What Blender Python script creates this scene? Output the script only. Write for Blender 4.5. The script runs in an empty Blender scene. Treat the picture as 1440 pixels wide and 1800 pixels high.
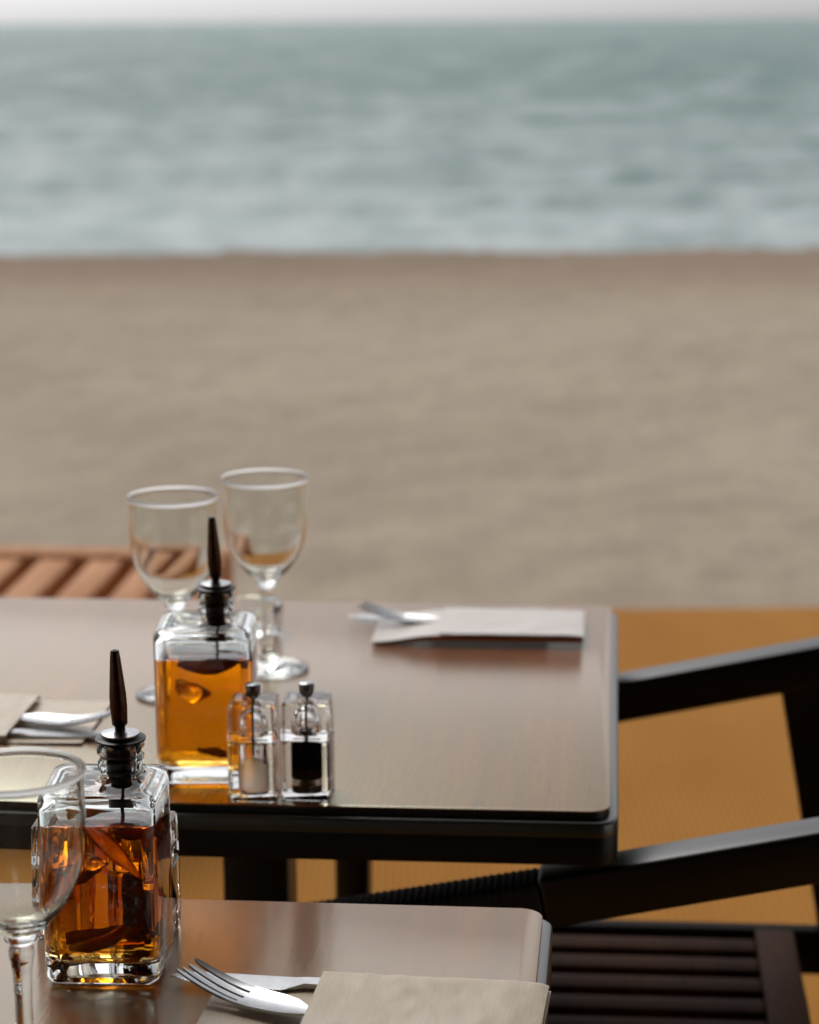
import bpy, bmesh, math, random
from mathutils import Vector, Matrix, noise
R = math.radians
random.seed(7)
sc = bpy.context.scene
col = sc.collection

# ------------------------------------------------------------------ camera
cd = bpy.data.cameras.new('camera'); cam = bpy.data.objects.new('camera', cd); col.objects.link(cam)
cd.sensor_fit = 'HORIZONTAL'; cd.sensor_width = 36.0; cd.lens = 102.5
cd.clip_start = 0.05; cd.clip_end = 40000
cam.matrix_world = Matrix.Translation((0, 0, 1.35)) @ Matrix.Rotation(R(90 - 11.89), 4, 'X') @ Matrix.Rotation(R(-0.45), 4, 'Z')
cd.dof.use_dof = True; cd.dof.focus_distance = 1.53; cd.dof.aperture_fstop = 8.6
sc.camera = cam

# ------------------------------------------------------------------ world, sun, exposure
SUN_EL, SUN_AZ = 47, -24           # overcast: high soft sun over the sea
w = bpy.data.worlds.new('World'); sc.world = w; w.use_nodes = True
nt = w.node_tree; bg = nt.nodes['Background']
sky = nt.nodes.new('ShaderNodeTexSky'); sky.sky_type = 'NISHITA'; sky.sun_disc = False
sky.sun_elevation = R(SUN_EL); sky.sun_rotation = R(SUN_AZ)
sky.air_density = 0.5; sky.dust_density = 2.3; sky.ozone_density = 1.0
hs = nt.nodes.new('ShaderNodeHueSaturation'); hs.inputs['Saturation'].default_value = 0.08
mxw = nt.nodes.new('ShaderNodeMix'); mxw.data_type = 'RGBA'; mxw.blend_type = 'MULTIPLY'
mxw.inputs['Factor'].default_value = 1.0; mxw.inputs['B'].default_value = (0.98, 0.975, 1.00, 1)
nt.links.new(sky.outputs['Color'], hs.inputs['Color']); nt.links.new(hs.outputs['Color'], mxw.inputs['A'])
nt.links.new(mxw.outputs['Result'], bg.inputs['Color'])
bg.inputs['Strength'].default_value = 0.121
sl = bpy.data.lights.new('sun', 'SUN'); so = bpy.data.objects.new('sun', sl); col.objects.link(so)
sl.energy = 0.7; sl.angle = R(30); sl.color = (1.0, 0.95, 0.88)
so.rotation_euler = Vector((math.sin(R(SUN_AZ)) * math.cos(R(SUN_EL)), math.cos(R(SUN_AZ)) * math.cos(R(SUN_EL)), math.sin(R(SUN_EL)))).to_track_quat('Z', 'Y').to_euler()
so.location = (0, 6, 9)
sc.view_settings.view_transform = 'Standard'; sc.view_settings.look = 'None'
sc.view_settings.gamma = 1; sc.view_settings.use_curve_mapping = False
sc.view_settings.exposure = 0.36
cy = sc.cycles
cy.max_bounces = 20; cy.transmission_bounces = 18; cy.glossy_bounces = 8; cy.diffuse_bounces = 4
cy.transparent_max_bounces = 16; cy.use_denoising = True; cy.blur_glossy = 0.3
cy.caustics_reflective = True; cy.caustics_refractive = True
cy.sample_clamp_indirect = 6.0

# ------------------------------------------------------------------ material helpers
def mat(name):
    m = bpy.data.materials.new(name); m.use_nodes = True
    return m, m.node_tree, m.node_tree.nodes['Principled BSDF']

def noise_mix(t, scale, c1, c2, vec=None, detail=5, rough=0.6, lo=0.35, hi=0.65):
    n = t.nodes.new('ShaderNodeTexNoise'); n.inputs['Scale'].default_value = scale
    n.inputs['Detail'].default_value = detail; n.inputs['Roughness'].default_value = rough
    if vec: t.links.new(vec, n.inputs['Vector'])
    r = t.nodes.new('ShaderNodeValToRGB')
    r.color_ramp.elements[0].position = lo; r.color_ramp.elements[0].color = (*c1, 1)
    r.color_ramp.elements[1].position = hi; r.color_ramp.elements[1].color = (*c2, 1)
    t.links.new(n.outputs['Fac'], r.inputs['Fac'])
    return r.outputs['Color'], n.outputs['Fac']

def mapping(t, scale=(1, 1, 1), rot=(0, 0, 0), coord='Object'):
    tc = t.nodes.new('ShaderNodeTexCoord'); mp = t.nodes.new('ShaderNodeMapping')
    mp.inputs['Scale'].default_value = scale; mp.inputs['Rotation'].default_value = rot
    t.links.new(tc.outputs[coord], mp.inputs['Vector']); return mp.outputs['Vector']

def mul(t, a, b, fac=1.0, mode='MULTIPLY'):
    m = t.nodes.new('ShaderNodeMix'); m.data_type = 'RGBA'; m.blend_type = mode
    m.inputs['Factor'].default_value = fac
    t.links.new(a, m.inputs['A']); t.links.new(b, m.inputs['B']); return m.outputs['Result']

def bump(t, b, h, strength, dist):
    n = t.nodes.new('ShaderNodeBump'); n.inputs['Strength'].default_value = strength
    n.inputs['Distance'].default_value = dist
    t.links.new(h, n.inputs['Height']); t.links.new(n.outputs['Normal'], b.inputs['Normal'])

def simple(name, c, rough=0.5, metal=0.0, var=0.25, scale=40, bmp=0.0, ior=1.5, coat=0.0):
    m, t, b = mat(name)
    c2 = tuple(x * (1 - var) for x in c)
    cc, f = noise_mix(t, scale, c2, c, mapping(t))
    t.links.new(cc, b.inputs['Base Color'])
    b.inputs['Roughness'].default_value = rough; b.inputs['Metallic'].default_value = metal
    b.inputs['IOR'].default_value = ior; b.inputs['Coat Weight'].default_value = coat
    if bmp: bump(t, b, f, bmp, 0.002)
    return m

def glass(name, tint=(1, 1, 1), ior=1.5, rough=0.0, bmp=0.0, bscale=60):
    m = bpy.data.materials.new(name); m.use_nodes = True; t = m.node_tree
    t.nodes.remove(t.nodes['Principled BSDF'])
    g = t.nodes.new('ShaderNodeBsdfGlass'); g.inputs['Color'].default_value = (*tint, 1)
    g.inputs['IOR'].default_value = ior; g.inputs['Roughness'].default_value = rough
    if bmp:
        n = t.nodes.new('ShaderNodeTexNoise'); n.inputs['Scale'].default_value = bscale; n.inputs['Detail'].default_value = 1
        t.links.new(mapping(t), n.inputs['Vector'])
        bn = t.nodes.new('ShaderNodeBump'); bn.inputs['Strength'].default_value = bmp; bn.inputs['Distance'].default_value = 0.002
        t.links.new(n.outputs['Fac'], bn.inputs['Height']); t.links.new(bn.outputs['Normal'], g.inputs['Normal'])
    t.links.new(g.outputs[0], t.nodes['Material Output'].inputs['Surface'])
    return m

def liquid(name, color, density):
    m = glass(name, (1, 1, 1), 1.40); t = m.node_tree
    v = t.nodes.new('ShaderNodeVolumeAbsorption'); v.inputs['Color'].default_value = (*color, 1)
    v.inputs['Density'].default_value = density
    t.links.new(v.outputs[0], t.nodes['Material Output'].inputs['Volume'])
    return m

# wood laminate: grain runs along local Y (the depth of the table)
def wood(name, dark, light, rough, ior, sx=60, tint=(1, 1, 1)):
    m, t, b = mat(name)
    v = mapping(t, (sx, 2.2, 1))
    c1, f1 = noise_mix(t, 1.0, dark, light, v, detail=8, rough=0.65, lo=0.3, hi=0.72)
    v2 = mapping(t, (5, 0.8, 1))
    c2, f2 = noise_mix(t, 1.0, (0.78, 0.72, 0.70), (1, 1, 1), v2, detail=4, lo=0.3, hi=0.6)
    v3 = mapping(t, (420, 26, 1))
    c3, f3 = noise_mix(t, 1.0, (0.45, 0.4, 0.4), (1, 1, 1), v3, detail=2, lo=0.28, hi=0.45)
    t.links.new(mul(t, mul(t, c1, c2), c3, 0.7), b.inputs['Base Color'])
    rr = t.nodes.new('ShaderNodeMapRange'); rr.inputs['To Min'].default_value = rough * 0.92; rr.inputs['To Max'].default_value = rough * 1.1
    t.links.new(f1, rr.inputs['Value']); t.links.new(rr.outputs[0], b.inputs['Roughness'])
    b.inputs['IOR'].default_value = ior; b.inputs['Specular Tint'].default_value = (*tint, 1)
    bump(t, b, f3, 0.10, 0.0006)
    return m

M = {}
M['table_wood'] = wood('table_wood', (0.22, 0.066, 0.014), (0.36, 0.108, 0.022), 0.22, 2.55, tint=(0.97, 1.0, 0.76))
M['black_paint'] = simple('black_paint', (0.006, 0.006, 0.005), 0.4, var=0.3, ior=1.5)
M['black_edge'] = simple('black_edge', (0.03, 0.038, 0.032), 0.30, var=0.3, scale=90, ior=2.1)
M['chair_black'] = simple('chair_black', (0.004, 0.0035, 0.003), 0.38, var=0.35, scale=70, bmp=0.05, ior=1.6)
M['slat_brown'] = wood('slat_brown', (0.017, 0.007, 0.003), (0.060, 0.023, 0.009), 0.7, 1.15, 12)
M['chair_matt'] = simple('chair_matt', (0.010, 0.007, 0.005), 0.7, ior=1.2)
M['cord'] = simple('cord', (0.012, 0.010, 0.009), 0.7, var=0.4, scale=200)
M['glass'] = glass('clear_glass', (0.985, 0.995, 0.99), 1.5)
M['bottle_glass'] = glass('bottle_glass', (0.985, 0.995, 0.99), 1.5, 0.0, 0.22, 45)
M['acrylic'] = glass('clear_acrylic', (0.99, 0.985, 0.975), 1.49)
m = glass('rim_highlight', (1.0, 1.0, 1.0), 1.5, 0.45); M['rim_bright'] = m; t = m.node_tree  # white translucent skin: the glass lip's bright sky glint put into the colour
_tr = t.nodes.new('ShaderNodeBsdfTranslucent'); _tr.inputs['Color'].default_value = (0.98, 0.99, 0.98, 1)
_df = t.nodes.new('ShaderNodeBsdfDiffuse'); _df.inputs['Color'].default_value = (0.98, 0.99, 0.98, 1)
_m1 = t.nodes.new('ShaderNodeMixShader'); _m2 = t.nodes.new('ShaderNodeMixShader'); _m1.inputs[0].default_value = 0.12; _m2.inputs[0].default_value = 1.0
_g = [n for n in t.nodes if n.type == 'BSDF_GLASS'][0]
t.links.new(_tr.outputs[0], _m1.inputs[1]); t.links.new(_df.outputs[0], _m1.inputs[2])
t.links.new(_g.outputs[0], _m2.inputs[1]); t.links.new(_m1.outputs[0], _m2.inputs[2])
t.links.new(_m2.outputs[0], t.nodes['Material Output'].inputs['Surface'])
M['oil_light'] = liquid('golden_oil', (0.994, 0.772, 0.0), 75)
M['oil_dark'] = liquid('amber_oil', (0.965, 0.71, 0.0), 80)
M['rubber'] = simple('black_rubber', (0.004, 0.004, 0.004), 0.35, var=0.2, ior=1.35)
M['bronze'] = simple('dark_bronze', (0.10, 0.055, 0.035), 0.28, metal=1.0, var=0.5, scale=90)
M['steel'] = simple('steel', (0.44, 0.45, 0.46), 0.27, metal=1.0, var=0.12, scale=120)
M['dark_steel'] = simple('dark_steel', (0.17, 0.155, 0.145), 0.28, metal=1.0, var=0.2)
M['salt'] = glass('salt', (0.90, 0.87, 0.82), 1.42, 0.5, 0.4, 900)
M['pepper'] = simple('peppercorns', (0.006, 0.005, 0.004), 0.9, var=0.6, scale=500, bmp=0.8, ior=1.05)
M['leaf'] = simple('steeped_leaf', (0.14, 0.045, 0.012), 0.6, var=0.6, scale=150, bmp=0.4)
M['garlic'] = glass('garlic', (1.0, 0.97, 0.85), 1.53, 0.12, 0.3, 90)
def translucent(m, c, fac):
    t = m.node_tree; p = t.nodes['Principled BSDF']; tr = t.nodes.new('ShaderNodeBsdfTranslucent'); tr.inputs['Color'].default_value = (*c, 1)
    mx = t.nodes.new('ShaderNodeMixShader'); mx.inputs[0].default_value = fac
    t.links.new(p.outputs[0], mx.inputs[1]); t.links.new(tr.outputs[0], mx.inputs[2]); t.links.new(mx.outputs[0], t.nodes['Material Output'].inputs['Surface'])
translucent(M['leaf'], (0.80, 0.38, 0.10), 0.6)
M['peel'] = glass('orange_peel', (1.0, 0.80, 0.45), 1.43, 0.35, 0.4, 200)
M['chilli'] = simple('chilli', (0.30, 0.02, 0.01), 0.4, var=0.4, scale=80)
M['teak'] = wood('teak', (0.56, 0.27, 0.13), (0.82, 0.46, 0.26), 0.8, 1.2, 14)
M['roof'] = simple('shade_roof_dark', (0.06, 0.045, 0.035), 0.8)
M['wall'] = simple('shade_wall_dark', (0.05, 0.042, 0.036), 0.9, scale=6)

# kraft paper
m, t, b = mat('kraft_paper'); M['paper'] = m
c1, f1 = noise_mix(t, 9, (0.70, 0.565, 0.39), (0.78, 0.66, 0.49), mapping(t), detail=6)
c2, f2 = noise_mix(t, 1, (0.90, 0.88, 0.85), (1, 1, 1), mapping(t, (900, 60, 60)), detail=3)
t.links.new(mul(t, c1, c2), b.inputs['Base Color']); b.inputs['Roughness'].default_value = 0.36; b.inputs['IOR'].default_value = 1.55
bump(t, b, f1, 0.12, 0.004)

M['rust_paper'] = simple('rust_paper', (0.50, 0.15, 0.035), 0.8, var=0.2, scale=60, ior=1.2)
m, t, b = mat('pale_paper'); M['pale_paper'] = m
c1, f1 = noise_mix(t, 9, (0.66, 0.58, 0.50), (0.76, 0.69, 0.62), mapping(t), detail=6)
t.links.new(c1, b.inputs['Base Color']); b.inputs['Roughness'].default_value = 0.32; b.inputs['IOR'].default_value = 1.9
bump(t, b, f1, 0.25, 0.004)

# sand
m, t, b = mat('sand'); M['sand'] = m
c1, f1 = noise_mix(t, 1, (0.455, 0.368, 0.275), (0.545, 0.450, 0.342), mapping(t, (7, 2.4, 1)), detail=8, rough=0.7, lo=0.3, hi=0.7)
c2, f2 = noise_mix(t, 1, (0.88, 0.87, 0.86), (1.0, 1.0, 1.0), mapping(t, (0.5, 0.6, 1)), detail=3, lo=0.4, hi=0.6)
sx_ = t.nodes.new('ShaderNodeSeparateXYZ'); t.links.new(mapping(t), sx_.inputs[0])
wn = t.nodes.new('ShaderNodeMath'); wn.operation = 'MULTIPLY_ADD'; t.links.new(f2, wn.inputs[0]); wn.inputs[1].default_value = 2.2; t.links.new(sx_.outputs['Y'], wn.inputs[2])
wr = t.nodes.new('ShaderNodeValToRGB'); wm = t.nodes.new('ShaderNodeMapRange'); wm.inputs['From Min'].default_value = 14.6; wm.inputs['From Max'].default_value = 18.4
wr.color_ramp.elements[0].color = (1, 1, 1, 1); wr.color_ramp.elements[1].color = (0.66, 0.60, 0.56, 1)
t.links.new(wn.outputs[0], wm.inputs['Value']); t.links.new(wm.outputs[0], wr.inputs['Fac'])
t.links.new(mul(t, mul(t, c1, c2), wr.outputs['Color']), b.inputs['Base Color']); b.inputs['Roughness'].default_value = 0.95
b.inputs['IOR'].default_value = 1.3
bump(t, b, f1, 0.6, 0.05)

# terrace floor: orange matting, fine ribs running away from the viewer
m, t, b = mat('terrace_matting'); M['floor'] = m
wv = t.nodes.new('ShaderNodeTexWave'); wv.inputs['Scale'].default_value = 1.0; wv.bands_direction = 'X'
wv.inputs['Distortion'].default_value = 0.4; wv.inputs['Detail'].default_value = 2
t.links.new(mapping(t, (26, 0.6, 1)), wv.inputs['Vector'])
rp = t.nodes.new('ShaderNodeValToRGB'); rp.color_ramp.elements[0].position = 0.05; rp.color_ramp.elements[0].color = (0.72, 0.66, 0.58, 1)
rp.color_ramp.elements[1].position = 0.55; rp.color_ramp.elements[1].color = (1, 1, 1, 1)
t.links.new(wv.outputs['Fac'], rp.inputs['Fac'])
c1, f1 = noise_mix(t, 1, (0.41, 0.182, 0.034), (0.47, 0.220, 0.046), mapping(t, (3, 1.2, 1)), detail=6)
t.links.new(mul(t, c1, rp.outputs['Color']), b.inputs['Base Color']); b.inputs['Roughness'].default_value = 0.8
b.inputs['IOR'].default_value = 1.12
bump(t, b, wv.outputs['Fac'], 0.3, 0.003)

# sea: green-grey water with churned foam patches
m, t, b = mat('sea_water'); M['sea'] = m
at = t.nodes.new('ShaderNodeAttribute'); at.attribute_name = 'foam'
fc, ff = noise_mix(t, 1, (0, 0, 0), (1, 1, 1), mapping(t, (0.35, 1.3, 1)), detail=9, rough=0.7, lo=0.38, hi=0.66)
ad = t.nodes.new('ShaderNodeMath'); ad.operation = 'MULTIPLY_ADD'; ad.use_clamp = True
t.links.new(fc, ad.inputs[0]); ad.inputs[1].default_value = 0.40; t.links.new(at.outputs['Fac'], ad.inputs[2])
sb = t.nodes.new('ShaderNodeMath'); sb.operation = 'SUBTRACT'; sb.use_clamp = True; sb.inputs[1].default_value = 0.22
t.links.new(ad.outputs[0], sb.inputs[0])
mx = t.nodes.new('ShaderNodeMix'); mx.data_type = 'RGBA'
mx.inputs['A'].default_value = (0.195, 0.295, 0.285, 1); mx.inputs['B'].default_value = (0.68, 0.75, 0.76, 1)
t.links.new(sb.outputs[0], mx.inputs['Factor']); t.links.new(mx.outputs['Result'], b.inputs['Base Color'])
b.inputs['Roughness'].default_value = 0.5; b.inputs['IOR'].default_value = 1.22
bump(t, b, ff, 0.8, 0.12)

# ------------------------------------------------------------------ mesh helpers
def obj(name, bm, m, parent=None, smooth=True, autosmooth=None):
    me = bpy.data.meshes.new(name)
    bmesh.ops.recalc_face_normals(bm, faces=bm.faces)
    for f in bm.faces: f.smooth = smooth
    if autosmooth is not None:
        for e in bm.edges:
            if len(e.link_faces) == 2 and e.calc_face_angle(0) > R(autosmooth): e.smooth = False
    bm.to_mesh(me); bm.free()
    if m: me.materials.append(m)
    o = bpy.data.objects.new(name, me); col.objects.link(o)
    if parent: o.parent = parent
    return o

def tag(o, label, cat, group=None, kind=None):
    if label: o['label'] = label
    if cat: o['category'] = cat
    if group: o['group'] = group
    if kind: o['kind'] = kind
    return o

def thing(name, label, cat, loc=(0, 0, 0), rz=0, group=None):
    o = bpy.data.objects.new(name, None); col.objects.link(o); o.empty_display_size = 0.05
    o.location = loc; o.rotation_euler = (0, 0, rz)
    return tag(o, label, cat, group)

def dup(root, loc, rz, label):
    def cp(o, par):
        c = o.copy(); col.objects.link(c); c.parent = par
        for ch in list(o.children): cp(ch, c)
        return c
    r = cp(root, None); r.location = loc; r.rotation_euler = (0, 0, rz); r['label'] = label
    return r

def box_into(bm, lo, hi, bev=0.0, seg=2, mtx=None):
    g = bmesh.ops.create_cube(bm, size=1)
    vs = g['verts']
    c = [(a + b_) / 2 for a, b_ in zip(lo, hi)]; s = [b_ - a for a, b_ in zip(lo, hi)]
    for v in vs: v.co = Vector([c[i] + v.co[i] * s[i] for i in range(3)])
    if bev:
        es = list({e for v in vs for e in v.link_edges})
        r = bmesh.ops.bevel(bm, geom=es, offset=bev, segments=seg, profile=0.5, affect='EDGES')
        vs = list({v for f in r['faces'] for v in f.verts} | {v for v in vs if v.is_valid})
    if mtx: bmesh.ops.transform(bm, matrix=mtx, verts=vs)
    return vs

def box(name, lo, hi, m, parent=None, bev=0.002, mtx=None):
    bm = bmesh.new(); box_into(bm, lo, hi, bev, 2, mtx); return obj(name, bm, m, parent, True, 50)

def ring_bridge(bm, rings, cap0=True, cap1=True, close=False):
    n = len(rings[0])
    for a, b_ in zip(rings, rings[1:] + ([rings[0]] if close else [])):
        for i in range(n):
            bm.faces.new((a[i], a[(i + 1) % n], b_[(i + 1) % n], b_[i]))
    if not close:
        if cap0: bm.faces.new(rings[0][::-1])
        if cap1: bm.faces.new(rings[-1])

def lathe(bm, prof, seg=64, mtx=None, c=(0, 0), closed=False):
    """closed surface of revolution; a profile point with r = 0 becomes a pole"""
    rings = []; new = []
    for r, z in prof:
        if r < 1e-6:
            v = bm.verts.new((c[0], c[1], z)); rings.append([v]); new.append(v)
        else:
            rg = [bm.verts.new((c[0] + r * math.cos(2 * math.pi * i / seg), c[1] + r * math.sin(2 * math.pi * i / seg), z)) for i in range(seg)]
            rings.append(rg); new += rg
    pr = list(zip(rings, rings[1:]))
    if closed: pr.append((rings[-1], rings[0]))
    for a, b_ in pr:
        if len(a) == 1 and len(b_) == 1: continue
        for i in range(seg):
            j = (i + 1) % seg
            if len(a) == 1: bm.faces.new((a[0], b_[i], b_[j]))
            elif len(b_) == 1: bm.faces.new((a[i], a[j], b_[0]))
            else: bm.faces.new((a[i], a[j], b_[j], b_[i]))
    if mtx: bmesh.ops.transform(bm, matrix=mtx, verts=new)

def lathe_obj(name, prof, m, parent=None, seg=64, c=(0, 0), mtx=None, auto=50, closed=False):
    bm = bmesh.new(); lathe(bm, prof, seg, mtx, c, closed); return obj(name, bm, m, parent, True, auto)

def rrect(hw, hd, r, k=8):
    r = min(r, hw - 1e-5, hd - 1e-5); pts = []
    for cx, cy, a0 in ((hw - r, hd - r, 0), (-hw + r, hd - r, 90), (-hw + r, -hd + r, 180), (hw - r, -hd + r, 270)):
        for i in range(k + 1):
            a = R(a0 + 90 * i / k); pts.append((cx + r * math.cos(a), cy + r * math.sin(a)))
    return pts

def loft(bm, secs, c=(0, 0), k=8, cap0=True, cap1=True):
    rings = []
    for z, hw, hd, r in secs:
        rings.append([bm.verts.new((c[0] + x, c[1] + y, z)) for x, y in rrect(hw, hd, r, k)])
    ring_bridge(bm, rings, cap0, cap1); return rings

def tube(bm, pts, rad, seg=12):
    rings = []
    for i, p in enumerate(pts):
        p = Vector(p); a = Vector(pts[max(i - 1, 0)]); b_ = Vector(pts[min(i + 1, len(pts) - 1)])
        d = (b_ - a).normalized(); s = d.orthogonal().normalized() if i == 0 else (s0 - d * s0.dot(d)).normalized()
        s0 = s; u = d.cross(s); r = rad[i] if isinstance(rad, (list, tuple)) else rad
        rings.append([bm.verts.new(p + r * (math.cos(2 * math.pi * j / seg) * s + math.sin(2 * math.pi * j / seg) * u)) for j in range(seg)])
    ring_bridge(bm, rings)

# ------------------------------------------------------------------ frame of the first table (chair and lounger stand square to it)
TH = R(5.0)
def wl(u, v, z=0.0):
    return Vector((0.157 + u * math.cos(TH) + v * math.sin(TH), 1.701 - u * math.sin(TH) + v * math.cos(TH), z))

# ------------------------------------------------------------------ ground, sand, sea
def spread(n, half):      # fine columns in the middle, ever wider ones out to the sides
    mid = [(-1 + 2 * i / n) * half for i in range(n + 1)]
    out = [half * k for k in (1.04, 1.1, 1.2, 1.35, 1.55, 1.8, 2.1, 2.5, 3, 4, 5.5, 8, 12)]
    return [-q for q in reversed(out)] + mid + out
def grid(name, xs, ys, zf, m, attr=None):
    bm = bmesh.new(); lay = bm.verts.layers.float.new('foam') if attr else None
    rows = []
    for y in ys:
        row = []
        for x in xs(y):
            v = bm.verts.new((x, y, zf(x, y)))
            if attr: v[lay] = attr(x, y)
            row.append(v)
        rows.append(row)
    for a, b_ in zip(rows, rows[1:]):
        for i in range(len(a) - 1): bm.faces.new((a[i], a[i + 1], b_[i + 1], b_[i]))
    return obj(name, bm, m)

def fb(x, y, z=0.0, o=4): return noise.fractal(Vector((x, y, z)), 1.0, 2.0, o)
SAND_Z = -0.35
_rf = random.Random(21); _prints = {}
for _ in range(2600):
    _px, _py = _rf.uniform(-8, 8), _rf.uniform(5.3, 15.6); _rr = _rf.uniform(.10, .22); _dd = _rf.uniform(.002, .008)
    for _ix in range(int((_px - _rr) // .5), int((_px + _rr) // .5) + 1):
        for _iy in range(int((_py - _rr) // .5), int((_py + _rr) // .5) + 1): _prints.setdefault((_ix, _iy), []).append((_px, _py, _rr, _dd))
def dimples(x, y):
    d = 0.0
    for px, py, rr, dd in _prints.get((int(x // .5), int(y // .5)), ()):
        q = ((x - px) ** 2 + ((y - py) / 1.2) ** 2) / (rr * rr)
        if q < 1: d -= dd * (1 - q) ** 2 - dd * .45 * max(0, q - .55) * (1 - q) * 4
    return d
def sand_z(x, y):
    slope = 0 if y < 14 else -(y - 14) * 0.02
    return SAND_Z + slope + dimples(x, y) + 0.014 * fb(x * 4.5, y * 2.6, 1) * (1 if y < 40 else 0) + 0.012 * fb(x * .7, y * .5, 4)
N = 220
ys = [5.1 + 16 * (i / 300) for i in range(301)] + [24, 30, 60]
sand = grid('sand_beach', lambda y: spread(N, 3 + y * .35), ys, sand_z, M['sand'])
tag(sand, 'pale grey-brown beach sand stretching from the terrace to the water', None, kind='structure')
g = grid('ground', lambda y: [-20000, -60, 60, 20000], [-20000, -60, 60, 20000], lambda x, y: -1.6, M['sand'])
tag(g, 'sandy sea bed and land under everything', None, kind='structure')

SEA_Z = -0.43
def wave(x, y):
    sk = y + 0.9 * fb(x * .10, y * .05, 2)
    a = min(1.0, (y - 15.5) / 8.0)
    return 0.5 * a * (0.16 * math.sin(sk * 1.35) + 0.09 * math.sin(sk * 0.62 + 1.3 + x * .05) + 0.10 * fb(x * .5, y * .9, 7))
def sea_z(x, y):
    if y > 400: return SEA_Z
    f = 1 if y < 150 else (400 - y) / 250
    return SEA_Z + wave(x, y) * f * (1 + y * .010)
def foam(x, y):
    ly = math.log(y)
    n = fb(x * 34 / y, ly * 9, 11, 5)
    n2 = fb(x * 60 / y, ly * 15, 3, 4)
    near = max(0.0, 1 - (math.log(y) - math.log(17.0)) / 1.6)
    edge = max(0.0, 1 - abs(y - 17.9) / 0.35) * 0.35
    return max(0.0, min(1.0, 0.06 + 0.66 * near ** 1.5 + 0.28 * n + 0.20 * n2 - edge))
ysea = [16.0 * (1.0085 ** i) for i in range(390)] + [600, 900, 1500, 3000, 8000, 20000]
sea = grid('sea', lambda y: spread(200, 3 + y * .35), ysea, sea_z, M['sea'], foam)
tag(sea, 'choppy grey-green sea with white foam near the beach', None, kind='structure')

fl = box('terrace_floor', (-4.0, -4.0, -0.30), (4.0, 5.30, 0.0), M['floor'], None, 0.01)
fl.rotation_euler = (0, 0, 0)
tag(fl, 'orange-tan ribbed terrace floor ending at the sand', None, kind='structure')
box_r = box('added_shade_roof', (-5, -3.5, 2.65), (5, 2.5, 2.85), M['roof'], None, 0.01)  # added out of view to keep overhead sky light off the tables
tag(box_r, 'unseen dark roof added to shade the terrace', None, kind='structure')
wbk = box('added_shade_wall', (-5, -3.7, -0.3), (5, -3.5, 3.1), M['wall'], None, 0.01)  # added out of view so that camera-facing sides stay dark
tag(wbk, 'unseen dark wall added behind the camera to block sky light', 'wall')

# ------------------------------------------------------------------ tables
def make_table(label, loc, rz, W, D, post_u, post_v):
    """origin on the floor under the near right corner; x runs right (negative = into the table), y away"""
    r = thing('dining_table', label, 'table', loc, rz, 'wooden terrace tables')
    def slab(z0, z1, inset, rad, bev, bb_=None):
        bm = bmesh.new(); bb = bev if bb_ is None else bb_
        hw, hd = W / 2 - inset, D / 2 - inset
        loft(bm, [(z0, hw - bb * .5, hd - bb * .5, rad), (z0 + bb * .5, hw, hd, rad), (z1 - bev, hw, hd, rad),
                  (z1 - bev * .35, hw - bev * .3, hd - bev * .3, rad), (z1, hw - bev, hd - bev, rad)], (-W / 2, D / 2), 8)
        return bm
    obj('core', slab(0.7425, 0.7486, 0.0068, 0.016, 0.0006), M['black_paint'], r, True, 40)
    obj('tabletop', slab(0.7486, 0.750, 0.0065, 0.016, 0.0006), M['table_wood'], r, True, 40)
    obj('edge_band', slab(0.7306, 0.7425, 0.0, 0.018, 0.0024, 0.0001), M['black_edge'], r, True, 40)
    obj('apron', slab(0.708, 0.7305, 0.0002, 0.018, 0.0002), M['black_paint'], r, True, 40)
    bm = bmesh.new(); box_into(bm, (post_u - .03, post_v - .03, 0.028), (post_u + .03, post_v + .03, 0.708), .003)
    obj('pedestal', bm, M['black_paint'], r, True, 40)
    bm = bmesh.new(); box_into(bm, (post_u - .187, post_v - .187, 0.0), (post_u + .187, post_v + .187, 0.028), .006)
    obj('foot_plate', bm, M['black_paint'], r, True, 40)
    return r
make_table('dark-edged brown wooden table nearer the sea, carrying two wine glasses', (0.1594, 1.7105, 0), -TH, 0.80, 0.665, -0.327, 0.30)
make_table('brown wooden table nearest the camera, with the dark amber oil bottle', (0.0340, 0.853, 0), R(-5.4), 0.80, 0.674, -0.40, 0.34)

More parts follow.
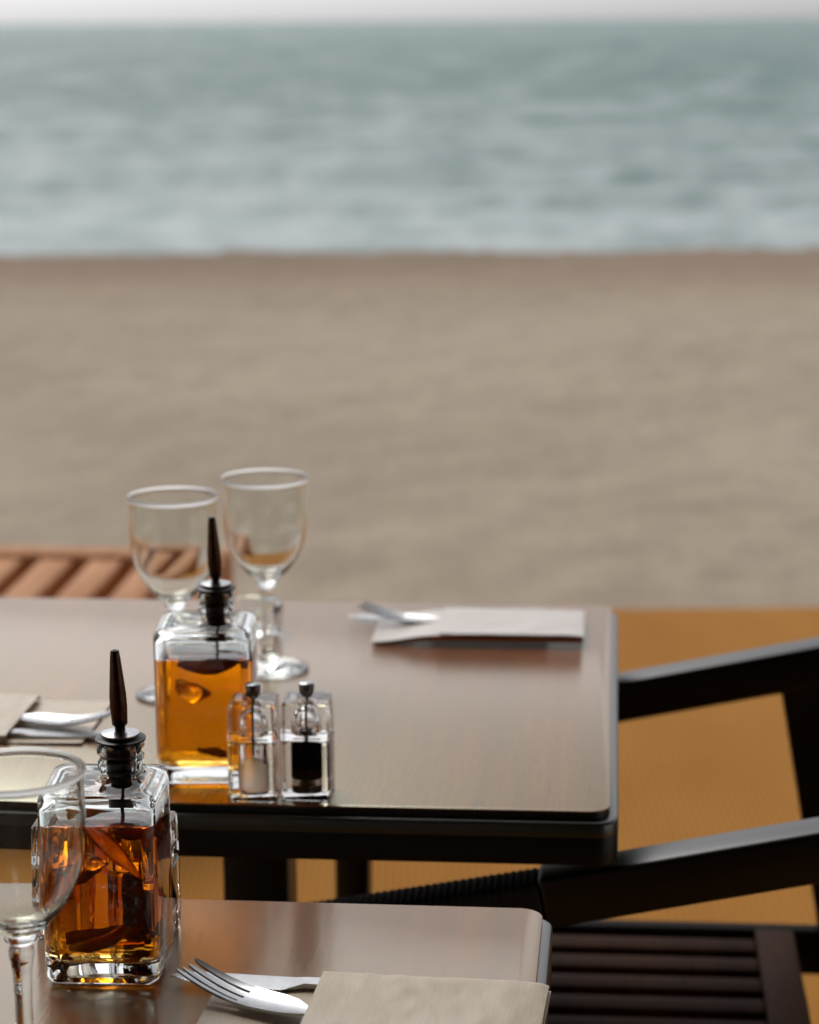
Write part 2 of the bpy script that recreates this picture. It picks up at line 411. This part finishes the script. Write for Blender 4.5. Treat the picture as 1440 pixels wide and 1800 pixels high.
# ------------------------------------------------------------------ oil bottles
def make_bottle(label, loc, rz, oil, seed, hw=0.036, hgt=0.124, rc=0.010, level=0.100, nx=0.009):
    b = thing('oil_bottle', label, 'oil bottle', loc, rz, 'square oil bottles with pourers')
    ro, ri = 0.0152, 0.0122      # neck outer / inner radius
    kk = 8; n = 4 * (kk + 1)
    def circ(bm, r, z):
        pts = rrect(hw, hw, rc, kk); out = []
        for x, y in pts:
            a = math.atan2(y, x); out.append(bm.verts.new((nx + r * math.cos(a), r * math.sin(a), z)))
        return out
    def sq(bm, z, h, r): return [bm.verts.new((x, y, z)) for x, y in rrect(h, h, r, kk)]
    bm = bmesh.new(); rg = []
    # outside, from the punt up
    rg.append(sq(bm, 0.0035, hw - .016, .012)); rg.append(sq(bm, 0.0025, hw - .011, .010)); rg.append(sq(bm, 0.0, hw - .008, .008))
    rg.append(sq(bm, 0.0006, hw - .0035, rc - .003)); rg.append(sq(bm, 0.003, hw - .0008, rc)); rg.append(sq(bm, 0.006, hw, rc))
    rg.append(sq(bm, hgt - .006, hw, rc)); rg.append(sq(bm, hgt - .0025, hw - .0008, rc)); rg.append(sq(bm, hgt - .0008, hw - .0026, rc)); rg.append(sq(bm, hgt, hw - .006, rc + .001))
    rg.append(circ(bm, ro + .005, hgt + .0012)); rg.append(circ(bm, ro + .0006, hgt + .003)); rg.append(circ(bm, ro - .0005, hgt + .006))
    for zz, rr in ((.009, -.0005), (.010, .0012), (.0125, .0016), (.015, .0012), (.016, -.0004), (.0185, -.0004), (.0195, .0014), (.022, .0018), (.0245, .0014), (.0255, 0)):
        rg.append(circ(bm, ro + rr, hgt + zz))
    rg.append(circ(bm, ri + .001, hgt + .0258)); rg.append(circ(bm, ri, hgt + .0248))
    # inside, down
    rg.append(circ(bm, ri, hgt + .002)); rg.append(circ(bm, ri + .0035, hgt - .0035))
    ih = hw - .0036
    rg.append(sq(bm, hgt - .0042, ih - .008, rc)); rg.append(sq(bm, hgt - .0065, ih - .0025, rc - .002)); rg.append(sq(bm, hgt - .011, ih, rc - .003))
    rg.append(sq(bm, 0.021, ih, rc - .003)); rg.append(sq(bm, 0.0165, ih - .0018, rc - .003)); rg.append(sq(bm, 0.0145, ih - .006, rc - .003))
    rg.append(sq(bm, 0.0138, ih - .016, rc - .002))
    ring_bridge(bm, rg)
    g = obj('glass_body', bm, M['bottle_glass'], b, True, 60)
    # oil fills the inside, a hair into the glass so that no air film is left
    e = .0002; bm = bmesh.new(); L = []
    L.append(sq(bm, 0.0136, ih - .016 + e, rc - .002)); L.append(sq(bm, 0.0143, ih - .006 + e, rc - .003)); L.append(sq(bm, 0.0163, ih - .0018 + e, rc - .003))
    L.append(sq(bm, 0.021, ih + e, rc - .003)); L.append(sq(bm, level - .0012, ih + e, rc - .003)); L.append(sq(bm, level - .0004, ih - .0010, rc - .003)); L.append(sq(bm, level, ih - .0030, rc - .003))
    ring_bridge(bm, L); obj('oil', bm, oil, b, True, 60)
    # pourer: steel cap, rubber stopper with fins, tilted spout, air tube
    z0 = hgt + .0262
    st = [(0, z0 - .035), (.0078, z0 - .035), (.0084, z0 - .033), (.0086, z0 - .022)]
    for zz in (-.020, -.0145, -.009, -.0035): st += [(.0092, z0 + zz), (.0119, z0 + zz + .0012), (.0119, z0 + zz + .0022), (.0092, z0 + zz + .0030)]
    st += [(.0085, z0 + .0002), (.0160, z0 + .0004), (.0162, z0 + .0016), (.0125, z0 + .0024), (.0118, z0 + .0034), (0, z0 + .0034)]
    s = lathe_obj('stopper', st, M['rubber'], b, 48, c=(nx, 0))
    lathe_obj('cap_disc', [(0, z0 + .0036), (.0120, z0 + .0036), (.0124, z0 + .0042), (.0122, z0 + .0050), (.0050, z0 + .0066), (0, z0 + .0068)], M['steel'], b, 48, c=(nx, 0))
    tl = Matrix.Translation((nx, 0, z0 + .0062)) @ Matrix.Rotation(R(-2.0), 4, 'Y')
    lathe_obj('spout', [(0, 0), (.0034, 0), (.0034, .003), (.0050, .0045), (.0056, .016), (.0054, .024), (.0044, .036), (.0034, .0475), (.0028, .0525), (.0024, .0530), (.0014, .0530), (.0014, .048), (0, .048)], M['bronze'], b, 24, mtx=tl)
    bm = bmesh.new(); tube(bm, [(nx, 0, z0 - .034), (nx + .0003, 0, z0 - .05), (nx + .001, 0, 0.092)], .0012, 12); obj('air_tube', bm, M['bronze'], b)
    return b

rnd = random.Random(3)
def leaf(name, m, parent, c, size, rot, curl=0.35, thick=0.0007, asp=0.38):
    bm = bmesh.new(); nx, ny = 14, 6; top = []; bot = []
    mt = Matrix.Translation(c) @ Matrix.Rotation(R(rot[0]), 4, 'X') @ Matrix.Rotation(R(rot[1]), 4, 'Y') @ Matrix.Rotation(R(rot[2]), 4, 'Z')
    sd = rnd.random() * 50
    for s, L in ((1, top), (-1, bot)):
        for i in range(nx + 1):
            t_ = i / nx; wd = math.sin(math.pi * min(1, max(0.02, t_)) ** 0.9) * asp * (1 + .18 * noise.noise(Vector((t_ * 6, sd, 0)))) + .01
            row = []
            for j in range(ny + 1):
                q = j / ny * 2 - 1
                p = Vector(((t_ - .5) * size, q * wd * size * .5, size * (curl * ((t_ - .5) ** 2 + .3 * q * q) + .07 * noise.noise(Vector((t_ * 4, q * 2, sd))))))
                p.z += s * thick; row.append(bm.verts.new(mt @ p))
            L.append(row)
    for L in (top, bot):
        for a, b_ in zip(L, L[1:]):
            for i in range(ny): bm.faces.new((a[i], a[i + 1], b_[i + 1], b_[i]))
    rim = lambda L: [L[0][j] for j in range(ny + 1)] + [L[i][ny] for i in range(1, nx + 1)] + [L[nx][j] for j in range(ny - 1, -1, -1)] + [L[i][0] for i in range(nx - 1, 0, -1)]
    a, b_ = rim(top), rim(bot)
    for i in range(len(a)): bm.faces.new((a[i], a[(i + 1) % len(a)], b_[(i + 1) % len(a)], b_[i]))
    return obj(name, bm, m, parent)

def clove(name, m, parent, c, s, rot):
    bm = bmesh.new(); bmesh.ops.create_icosphere(bm, subdivisions=3, radius=1)
    for v in bm.verts:
        x, y, z = v.co; k = 1 - .45 * max(0, x); n_ = 1 + .10 * noise.noise(v.co * 1.8 + Vector((c[0] * 900, 0, 0)))
        v.co = Vector((x * 1.0, y * .58 * k, z * .52 * k + .22 * x * x)) * n_
    bmesh.ops.transform(bm, matrix=Matrix.Translation(c) @ Matrix.Rotation(R(rot[2]), 4, 'Z') @ Matrix.Rotation(R(rot[1]), 4, 'Y') @ Matrix.Scale(s, 4), verts=bm.verts)
    return obj(name, bm, m, parent)

def chilli(name, m, parent, pts, r):
    bm = bmesh.new(); n_ = len(pts); tube(bm, pts, [r * max(.15, math.sin(math.pi * (i + .4) / (n_ + .2)) ** .6) for i in range(n_)], 12)
    return obj(name, bm, m, parent)

BZ = 0.7503
b1 = make_bottle('square glass bottle of dark amber oil with herbs, behind the empty glass at the left', (-0.1965, 1.4255, BZ), R(-3.0), M['oil_dark'], 1, hw=.0370, hgt=.1265, level=.1065, nx=.0112)
leaf('herb_leaf', M['leaf'], b1, (.000, .014, .098), .052, (12, 14, -20), .4, asp=.5)
leaf('herb_leaf', M['leaf'], b1, (.016, .006, .088), .036, (60, 40, 10), .5, asp=.3)
leaf('herb_leaf', M['leaf'], b1, (-.004, .010, .019), .046, (10, -3, 10), .2, asp=.4)
leaf('herb_leaf', M['leaf'], b1, (-.019, .016, .056), .050, (80, 80, 0), .25, asp=.12)
leaf('orange_peel', M['peel'], b1, (.006, .000, .080), .050, (82, 0, -42), .3, .0009, .2)
clove('garlic_clove', M['garlic'], b1, (-.006, -.012, .075), .010, (0, 20, 10))
clove('garlic_clove', M['garlic'], b1, (.012, .014, .092), .008, (0, -10, 60))
chilli('chilli', M['chilli'], b1, [(-.022, -.012, .020), (-.010, -.016, .022), (.004, -.015, .026), (.014, -.010, .033)], .0045)
b2 = make_bottle('square glass bottle of golden oil with a dark leaf, beside the two wine glasses', (-0.1655, 1.826, BZ), R(-1.0), M['oil_light'], 2, hw=.0390, hgt=.127, level=.104)
leaf('herb_leaf', M['leaf'], b2, (.006, -.016, .0945), .054, (62, 3, 4), .12, asp=.33)
leaf('herb_leaf', M['leaf'], b2, (.016, -.004, .095), .040, (50, -10, 10), .2, asp=.55)
leaf('herb_leaf', M['leaf'], b2, (.008, .004, .0175), .034, (4, 3, -15), .15, asp=.5)
clove('garlic_clove', M['garlic'], b2, (-.010, -.012, .070), .0155, (0, 12, -10))

# ------------------------------------------------------------------ wine glasses
def make_glass(label, loc, name='wine_glass'):
    g = thing(name, label, 'wine glass', loc, 0, 'empty wine glasses')
    out = [(0, 0.0005), (.030, 0.0002), (.0375, 0.0), (.0388, .0010), (.0386, .0020), (.030, .0036), (.018, .0064), (.010, .0100), (.0062, .0160),
           (.0052, .024), (.0050, .045), (.0056, .062), (.0068, .070), (.0078, .0745), (.0068, .0785), (.0066, .0800), (.0092, .0818), (.0098, .0835), (.0092, .0852), (.0100, .0864),
           (.0138, .0895), (.0192, .0945), (.0243, .1005), (.0295, .1080), (.0335, .1160), (.0366, .1250), (.0385, .1345), (.0396, .1460), (.0399, .1570), (.0396, .1700), (.0391, .1805)]
    lip = [(.0393, .1822), (.0389, .1832), (.0383, .1832), (.0379, .1822)]
    inn = [(.0377, .1805), (.0382, .1700), (.0385, .1570), (.0382, .1460), (.0371, .1345), (.0351, .1250), (.0320, .1165), (.0278, .1085), (.0225, .1015), (.0172, .0962), (.0115, .0925), (.0060, .0908), (0, .0903)]
    lathe_obj('glass_bowl_and_stem', out + lip + inn, M['glass'], g, 96, auto=80)
    # painted lip highlight: one open white skin over the lip's top and outside
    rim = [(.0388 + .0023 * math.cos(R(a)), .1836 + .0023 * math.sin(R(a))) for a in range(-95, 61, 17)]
    lathe_obj('rim', rim, M['rim_bright'], g, 96, auto=80)
    return g
g1 = make_glass('empty stemmed wine glass, left of the pair beside the golden oil bottle', (-0.2125, 2.050, BZ))
dup(g1, (-0.1350, 2.133, BZ), R(20), 'empty stemmed wine glass, right of the pair, directly behind the salt and pepper mills')
dup(g1, (-0.2265, 1.268, BZ), R(50), 'empty stemmed wine glass nearest the camera, cut off by the left edge of the photo')

# ------------------------------------------------------------------ ashtray
a = thing('ashtray', 'small round clear glass ashtray behind the stem of the right wine glass', 'ashtray', (-0.163, 2.268, BZ), R(15))
bm = bmesh.new(); prof = [(0, .0), (.030, .0), (.0325, .0012), (.0355, .026), (.0352, .0285), (.0335, .0300), (.0300, .0300), (.0282, .0285), (.0262, .0080), (.0240, .0060), (0, .0055)]
lathe(bm, prof, 72)
for v in bm.verts:
    an = math.atan2(v.co.y, v.co.x); rr = math.hypot(v.co.x, v.co.y)
    if v.co.z > .024 and rr > .025:
        d = abs(((an / (2 * math.pi) * 4) % 1) - .5); 
        if d < .09: v.co.z -= .006 * (1 - (d / .09) ** 2)
    if rr > .031 and .001 < v.co.z < .027: 
        f_ = 1 + .012 * math.cos(an * 18); v.co.x *= f_; v.co.y *= f_
obj('bowl', bm, M['glass'], a, True, 40)

# ------------------------------------------------------------------ salt and pepper mills
def make_mill(label, loc, rz, pepper):
    nm = 'pepper_mill' if pepper else 'salt_mill'
    g = thing(nm, label, 'pepper mill' if pepper else 'salt mill', loc, rz, 'clear acrylic mills')
    h = 0.0190
    bm = bmesh.new()
    loft(bm, [(0, h - .0012, h - .0012, .002), (.0010, h, h, .0025), (.0465, h, h, .0025), (.0478, h - .001, h - .001, .002)], k=4)
    lathe(bm, [(0, .004), (.0112, .004), (.0115, .0055), (.0115, .0450), (.0105, .0466), (0, .0462)], 40)   # the bore
    for f in bm.faces: pass
    o = obj_bore('block', bm, M['acrylic'], g)
    bm = bmesh.new()
    loft(bm, [(.0490, h - .001, h - .001, .002), (.0503, h, h, .0025), (.0775, h - .0006, h - .0006, .0025), (.0790, h - .0018, h - .0018, .002)], k=4)
    lathe(bm, [(0, .0515), (.0112, .0515), (.0118, .0530), (.0116, .0600), (.0100, .0675), (.0068, .0722), (.0028, .0742), (0, .0742)], 40)
    obj_bore('cap_block', bm, M['acrylic'], g)
    if pepper:
        bm = bmesh.new(); lathe(bm, [(0, .0150), (.0112, .0152), (.0117, .0165), (.0117, .0440), (.0110, .0462), (0, .0464)], 48)
        for v in bm.verts:
            k = 1 + .012 * (1 + noise.noise(v.co * 700)); v.co.x *= k; v.co.y *= k
        obj('peppercorns', bm, M['pepper'], g)
        lathe_obj('grinder', [(0, .0046), (.0116, .0046), (.0116, .0105), (.0060, .0118), (.0060, .0148), (0, .0148)], M['rubber'], g, 40)
        lathe_obj('collar', [(0, .0520), (.0085, .0520), (.0085, .0545), (.0030, .0560), (0, .0560)], M['rubber'], g, 32)
    else:
        bm = bmesh.new(); lathe(bm, [(0, .0065), (.0112, .0067), (.0117, .0080), (.0117, .0290), (.0108, .0310), (.005, .0325), (0, .0330)], 48)
        for v in bm.verts:
            k = 1 + .02 * noise.noise(v.co * 500); v.co.x *= k; v.co.y *= k
        obj('salt', bm, M['salt'], g)
        lathe_obj('grinder', [(0, .0045), (.0112, .0045), (.0112, .0060), (0, .0062)], M['dark_steel'], g, 40)
    lathe_obj('rod', [(0, .0345), (.0016, .0345), (.0016, .0860), (0, .0860)], M['dark_steel'], g, 16)
    lathe_obj('knob', [(0, .0800), (.0036, .0802), (.0042, .0812), (.0058, .0838), (.0061, .0900), (.0056, .0906), (0, .0906)], M['dark_steel'], g, 32)
    lathe_obj('knob_top', [(0, .0907), (.0060, .0907), (.0063, .0911), (.0058, .0917), (0, .0919)], M['steel'], g, 32)
    return g

def obj_bore(name, bm, m, parent):
    # outer shell faces out, the bore's shell must face into the bore
    o = obj(name, bm, m, parent, True, 35)
    me = o.data; b2_ = bmesh.new(); b2_.from_mesh(me)
    seen = set(); isl = []
    for f in b2_.faces:
        if f in seen: continue
        st = [f]; cur = []; seen.add(f)
        while st:
            q = st.pop(); cur.append(q)
            for e in q.edges:
                for h_ in e.link_faces:
                    if h_ not in seen: seen.add(h_); st.append(h_)
        isl.append(cur)
    isl.sort(key=lambda c: -sum(f.calc_area() for f in c))
    for c in isl[1:]: bmesh.ops.reverse_faces(b2_, faces=c)
    b2_.to_mesh(me); b2_.free(); return o

make_mill('clear acrylic mill with pale salt, beside the golden oil bottle', (-0.1240, 1.764, BZ), R(-4), False)
make_mill('clear acrylic mill full of black peppercorns at the open edge of the far table', (-0.0820, 1.766, BZ), R(-6), True)
make_mill('clear salt mill half hidden behind the left of the dark amber oil bottle', (-0.232, 1.487, BZ), R(-5), False)
make_mill('pepper mill seen through the dark amber oil bottle', (-0.1785, 1.484, BZ), R(-6), True)

# ------------------------------------------------------------------ cutlery settings
def make_pouch(label, loc, rz, L=0.150, W=0.110, H=0.007, ramp=0.0, seed=0, pm='paper', lift=False):
    p = thing('cutlery_pouch', label, 'paper pouch', loc, rz, 'kraft paper cutlery pouches')
    def sheet(x0, x1, zf, th, nx=40, ny=28):
        bm = bmesh.new(); T = []; B = []
        for s, LL in ((1, T), (0, B)):
            for i in range(nx + 1):
                x = x0 + (x1 - x0) * i / nx
                LL.append([bm.verts.new((x, y, zf(x, y) + s * (th(x, y) if callable(th) else th))) for y in [W / 2 * math.sin(math.pi / 2 * (2 * j / ny - 1)) for j in range(ny + 1)]])
        for LL in (T, B):
            for a_, b_ in zip(LL, LL[1:]):
                for i in range(ny): bm.faces.new((a_[i], a_[i + 1], b_[i + 1], b_[i]))
        rim = lambda LL: [LL[0][j] for j in range(ny + 1)] + [LL[i][ny] for i in range(1, nx + 1)] + [LL[nx][j] for j in range(ny - 1, -1, -1)] + [LL[i][0] for i in range(nx - 1, 0, -1)]
        a_, b_ = rim(T), rim(B)
        for i in range(len(a_)): bm.faces.new((a_[i], a_[(i + 1) % len(a_)], b_[(i + 1) % len(a_)], b_[i]))
        return bm
    cr = lambda x, y: .0007 * noise.noise(Vector((x * 28, y * 40, seed))) + .0004 * noise.noise(Vector((x * 90, y * 60, seed + 9)))
    obj('back_sheet', sheet(-0.066, L + .001, lambda x, y: (H * .9 * (lambda q: q * q * (3 - 2 * q))(max(0, min(1, (x + .066) / .066))) + .0005 if lift else 0) + .0004 + .0003 * (1 + noise.noise(Vector((x * 30, y * 30, seed + 4)))) + (0.0012 * max(0, -x / .066)), .0004), M[pm], p, True, 60)
    def top(x, y):
        q = abs(2 * y / W); hh = H * (1 - ramp * max(0, 1 - x / .08) ** 1.6)
        end = min(1, max(0, (L - x) / .02)) ** .5
        f_ = (1 - q ** 40)
        if lift: return .0022 + hh * (.86 + .14 * end) + .0006 * (1 - q) + cr(x, y)
        return .0014 + (hh * (0.55 + .45 * end)) * f_ + cr(x, y) * f_ * 1.6 + .0006
    obj('front_sheet', sheet(0.0, L, top, .0004, 50, 40), M[pm], p, True, 60)
    if lift:                # the folded rust-coloured napkin shows along the open side
        nt_ = lambda x: .0006 + (H - .0004) * (lambda q: q * q * (3 - 2 * q))(max(0, min(1, (x + .066) / .066)))
        bm = sheet(-.064, L, lambda x, y: .0003 + nt_(x) * .44, lambda x, y: .43 * nt_(x))
    else:
        bm = bmesh.new()       # the folded napkin inside
        box_into(bm, (.012, -W / 2 + .006, .0016), (L - .004, W / 2 - .006, .0050 * H / .007), .0012)
    obj('napkin', bm, M['rust_paper' if lift else 'paper'], p, True, 60)
    return p

def make_fork(label, loc, rz):
    f = thing('fork', label, 'fork', loc, rz, 'steel forks')
    def zc(x):      # x = 0 at the tips, negative towards the handle
        if x > -.052: return .0035 + .0125 * ((x + .052) / .052) ** 1.7
        if x > -.092: return .0035 + .0018 * ((-.052 - x) / .040) ** 2
        return .0053 - .0005 * min(1, (-.092 - x) / .05)
    def strip(bm, pts, th):   # pts: (x, y centre, half width, dish)
        rings = []
        for x, yc, hw_, dish in pts:
            zz = zc(x); R_ = []
            for k in range(7):
                q = -1 + k / 3; R_.append((x, yc + q * hw_, zz + dish * ((yc + q * hw_) / .0125) ** 2 + th / 2))
            for k in range(6, -1, -1):
                q = -1 + k / 3; R_.append((x, yc + q * hw_, zz + dish * ((yc + q * hw_) / .0125) ** 2 - th / 2))
            rings.append([bm.verts.new(c_) for c_ in R_])
        ring_bridge(bm, rings)
    bm = bmesh.new()
    prof = [(-.0440, .0132), (-.056, .0133), (-.068, .0128), (-.078, .0110), (-.085, .0078), (-.091, .0048), (-.098, .0034), (-.11, .0034), (-.14, .0048), (-.165, .0062), (-.178, .0060), (-.183, .0040), (-.185, .0015)]
    strip(bm, [(x, 0, h_, .0022) for x, h_ in prof], .0017)
    obj('handle', bm, M['steel'], f, True, 40)
    for k in range(4):
        yb = (-1.5 + k) * .0070; bm = bmesh.new()
        strip(bm, [(-.0442 + .0440 * i / 10, yb * (1 - .10 * i / 10), .0024 * (1 - .45 * (i / 10) ** 2) if i < 10 else .0007, .0022) for i in range(11)], .0016)
        obj('tine', bm, M['steel'], f, True, 40)
    return f

def make_knife(label, loc, rz):
    k = thing('table_knife', label, 'knife', loc, rz, 'steel table knives')
    # x = 0 tip, blade to x = .078, then handle; spine on +y, serrated edge on -y
    up = []; lo = []
    for i in range(61):
        x = i / 60 * .080
        top = .010 - .007 * (1 - min(1, x / .022)) ** 2
        bot = -.010 + .0125 * (1 - min(1, x / .034)) ** 1.8
        if .006 < x < .070: bot += .0007 * (1 if i % 2 else -1)
        if x > .074: bot = -.010 + (x - .074) / .006 * .004
        up.append((x, top)); lo.append((x, min(bot, top - .0012)))
    for x, hw_ in ((.088, .0052), (.10, .0055), (.14, .0068), (.185, .0085), (.200, .0080), (.205, .0045)):
        up.append((x, .003 + hw_)); lo.append((x, .003 - hw_))
    bm = bmesh.new(); rings = []
    for (x, a_), (_, b_) in zip(up, lo):
        th = .0007 if x < .081 else .0022
        eb = .00025 if x < .078 else th
        rings.append([bm.verts.new(c_) for c_ in ((x, a_, th), (x, (a_ + b_) / 2, th), (x, b_, eb), (x, b_, -eb), (x, (a_ + b_) / 2, -th), (x, a_, -th))])
    ring_bridge(bm, rings)
    o = obj('blade_and_handle', bm, M['steel'], k, True, 30); 
    return k

def setting(o, rz, who, L, W, H, ramp, seed, fang=-23, pm='paper', px=0.0, lift=False):
    def at(x, y, z): return Vector((o[0] + x * math.cos(rz) - y * math.sin(rz), o[1] + x * math.sin(rz) + y * math.cos(rz), z))
    make_pouch(who[0], at(px, 0, BZ), rz, L, W, H, ramp, seed, pm, lift)
    make_knife(who[1], at(-.098, .0425, BZ + .0036), rz + R(-1.5))
    ft = at(-.084, .029, BZ + (.0040 if lift else .0012))
    fk = make_fork(who[2], ft, rz + R(180 + fang)); return fk

setting((-0.064, 1.3400), R(-8.0), ('kraft paper cutlery pouch on the table nearest the camera, lower edge of the photo',
        'serrated table knife sticking out of the nearest paper pouch', 'steel fork on the nearest paper pouch, tines beside the dark amber bottle'), .1435, .110, .0070, 0.0, 1)
setting((0.031, 2.262), R(-5), ('pale cutlery pouch alone on the right half of the far table', 'knife poking from the far right pouch near the table corner',
        'fork with raised tines on the far right pouch'), .142, .102, .0098, 0.0, 5, -15, 'pale_paper', .0, True)
setting((-0.340, 1.965), R(175), ('tan paper cutlery pouch behind the dark amber bottle, cut off at the left', 'knife lying along the near side of the left pouch',
        'fork with upturned tines on the pouch at the left edge'), .150, .125, .0070, 0.2, 8, -15)

# ------------------------------------------------------------------ armchair at the right end of the far table
ch = thing('armchair', 'black wooden armchair with slatted seat and cord wrapped arms beside the far table', 'chair', wl(0, 0, 0), -TH)
ARM = math.atan(.205)
for v0, v1 in ((.068, .110), (.600, .642)):
    bm = bmesh.new(); Mx = Matrix.Translation((0, 0, .685)) @ Matrix.Rotation(-ARM, 4, 'Y')
    box_into(bm, (-.065, v0, -.043), (.275, v1, 0), .005, 3, Mx)
    ar = obj('armrest', bm, M['chair_black'], ch, True, 50)
    bm = bmesh.new(); rings = []
    n_ = 160
    for i in range(n_ + 1):
        x = -.0652 - i / n_ * .252; dz = -.0035 + .019 * (i / n_) * .252; rib = .0012 * abs(math.sin(math.pi * i / n_ * 42)) + .0003
        hd = .021 + rib; hz = .0185 + rib
        if i == n_: hd *= .7; hz *= .7
        rings.append([bm.verts.new(Mx @ Vector((x, (v0 + v1) / 2 + a_, -.0185 + b_ + dz))) for a_, b_ in rrect(hd, hz, .007, 4)])
    ring_bridge(bm, rings); obj('cord_wrap', bm, M['cord'], ar, True, 70)
    vm = (v0 + v1) / 2
    # rear leg leans back, front leg nearly upright
    def legbox(u0t, u0b, wdt, ztop, zbot):
        bm = bmesh.new(); r_ = []
        for z_, uc in ((zbot, u0b), (ztop, u0t)):
            s_ = .8 if z_ == zbot else 1
            r_.append([bm.verts.new((uc + wdt / 2 + x * s_, vm + y * s_, z_)) for x, y in rrect(wdt / 2, .019, .004, 3)])
        ring_bridge(bm, r_); return bm
    obj('leg', legbox(.163, .282, .052, .712, 0.0), M['chair_black'], ch, True, 50)
    obj('leg', legbox(-.292, -.298, .038, .596, 0.0), M['chair_black'], ch, True, 50)
    bm = bmesh.new(); r_ = []
    for z_, uc in ((.40, .232), (.70, .282), (.92, .345)):
        r_.append([bm.verts.new((uc + x, vm + y, z_)) for x, y in rrect(.016, .019, .004, 3)])
    ring_bridge(bm, r_); obj('back_post', bm, M['chair_black'], ch, True, 50)
    vi = .590 if v0 > .3 else .080
    box('side_rail', (-.285, v0 + .010, .368), (.262, v1 - .010, .417), M['chair_matt'], ch, .003)
for nm, u0 in (('seat_frame', .148), ('seat_frame', -.296)):
    box(nm, (u0, .1012, .378), (u0 + .040, .6088, .4195), M['slat_brown'], ch, .003)
for i in range(10):
    v = .572 - i * .0505
    box('seat_slat', (-.2555, v - .017, .402), (.1475, v + .017, .416), M['slat_brown'], ch, .003)
for i in range(4):
    z_ = .52 + i * .11; u_ = .232 + (z_ - .40) * .167
    box('back_slat', (u_ - .006, .1075, z_ - .035), (u_ + .006, .6025, z_ + .035), M['slat_brown'], ch, .003)

# ------------------------------------------------------------------ teak lounger on the terrace edge
lo_ = thing('sun_lounger', 'light teak slatted sun lounger beyond the far table, left side', 'sun lounger', Vector((-0.350, 4.50, 0)), -TH)
# x: 0 = right end, negative to the left; y: 0 = far side, negative nearer
box('frame_rail', (-1.95, -.075, .190), (0, 0, .332), M['teak'], lo_, .006)
box('frame_rail', (-1.95, -.68, .275), (0, -.605, .332), M['teak'], lo_, .006)
box('frame_rail', (-.065, -.6045, .277), (-.002, -.0755, .330), M['teak'], lo_, .006)
for i in range(18):
    x1 = -.105 - i * .100
    box('slat', (x1 - .063, -.604, .300), (x1, -.076, .324), M['teak'], lo_, .004)
for x in (-.12, -1.80):
    for y in (-.058, -.645): box('leg', (x - .055, y - .02, 0), (x, y + .035, .2745), M['teak'], lo_, .004)
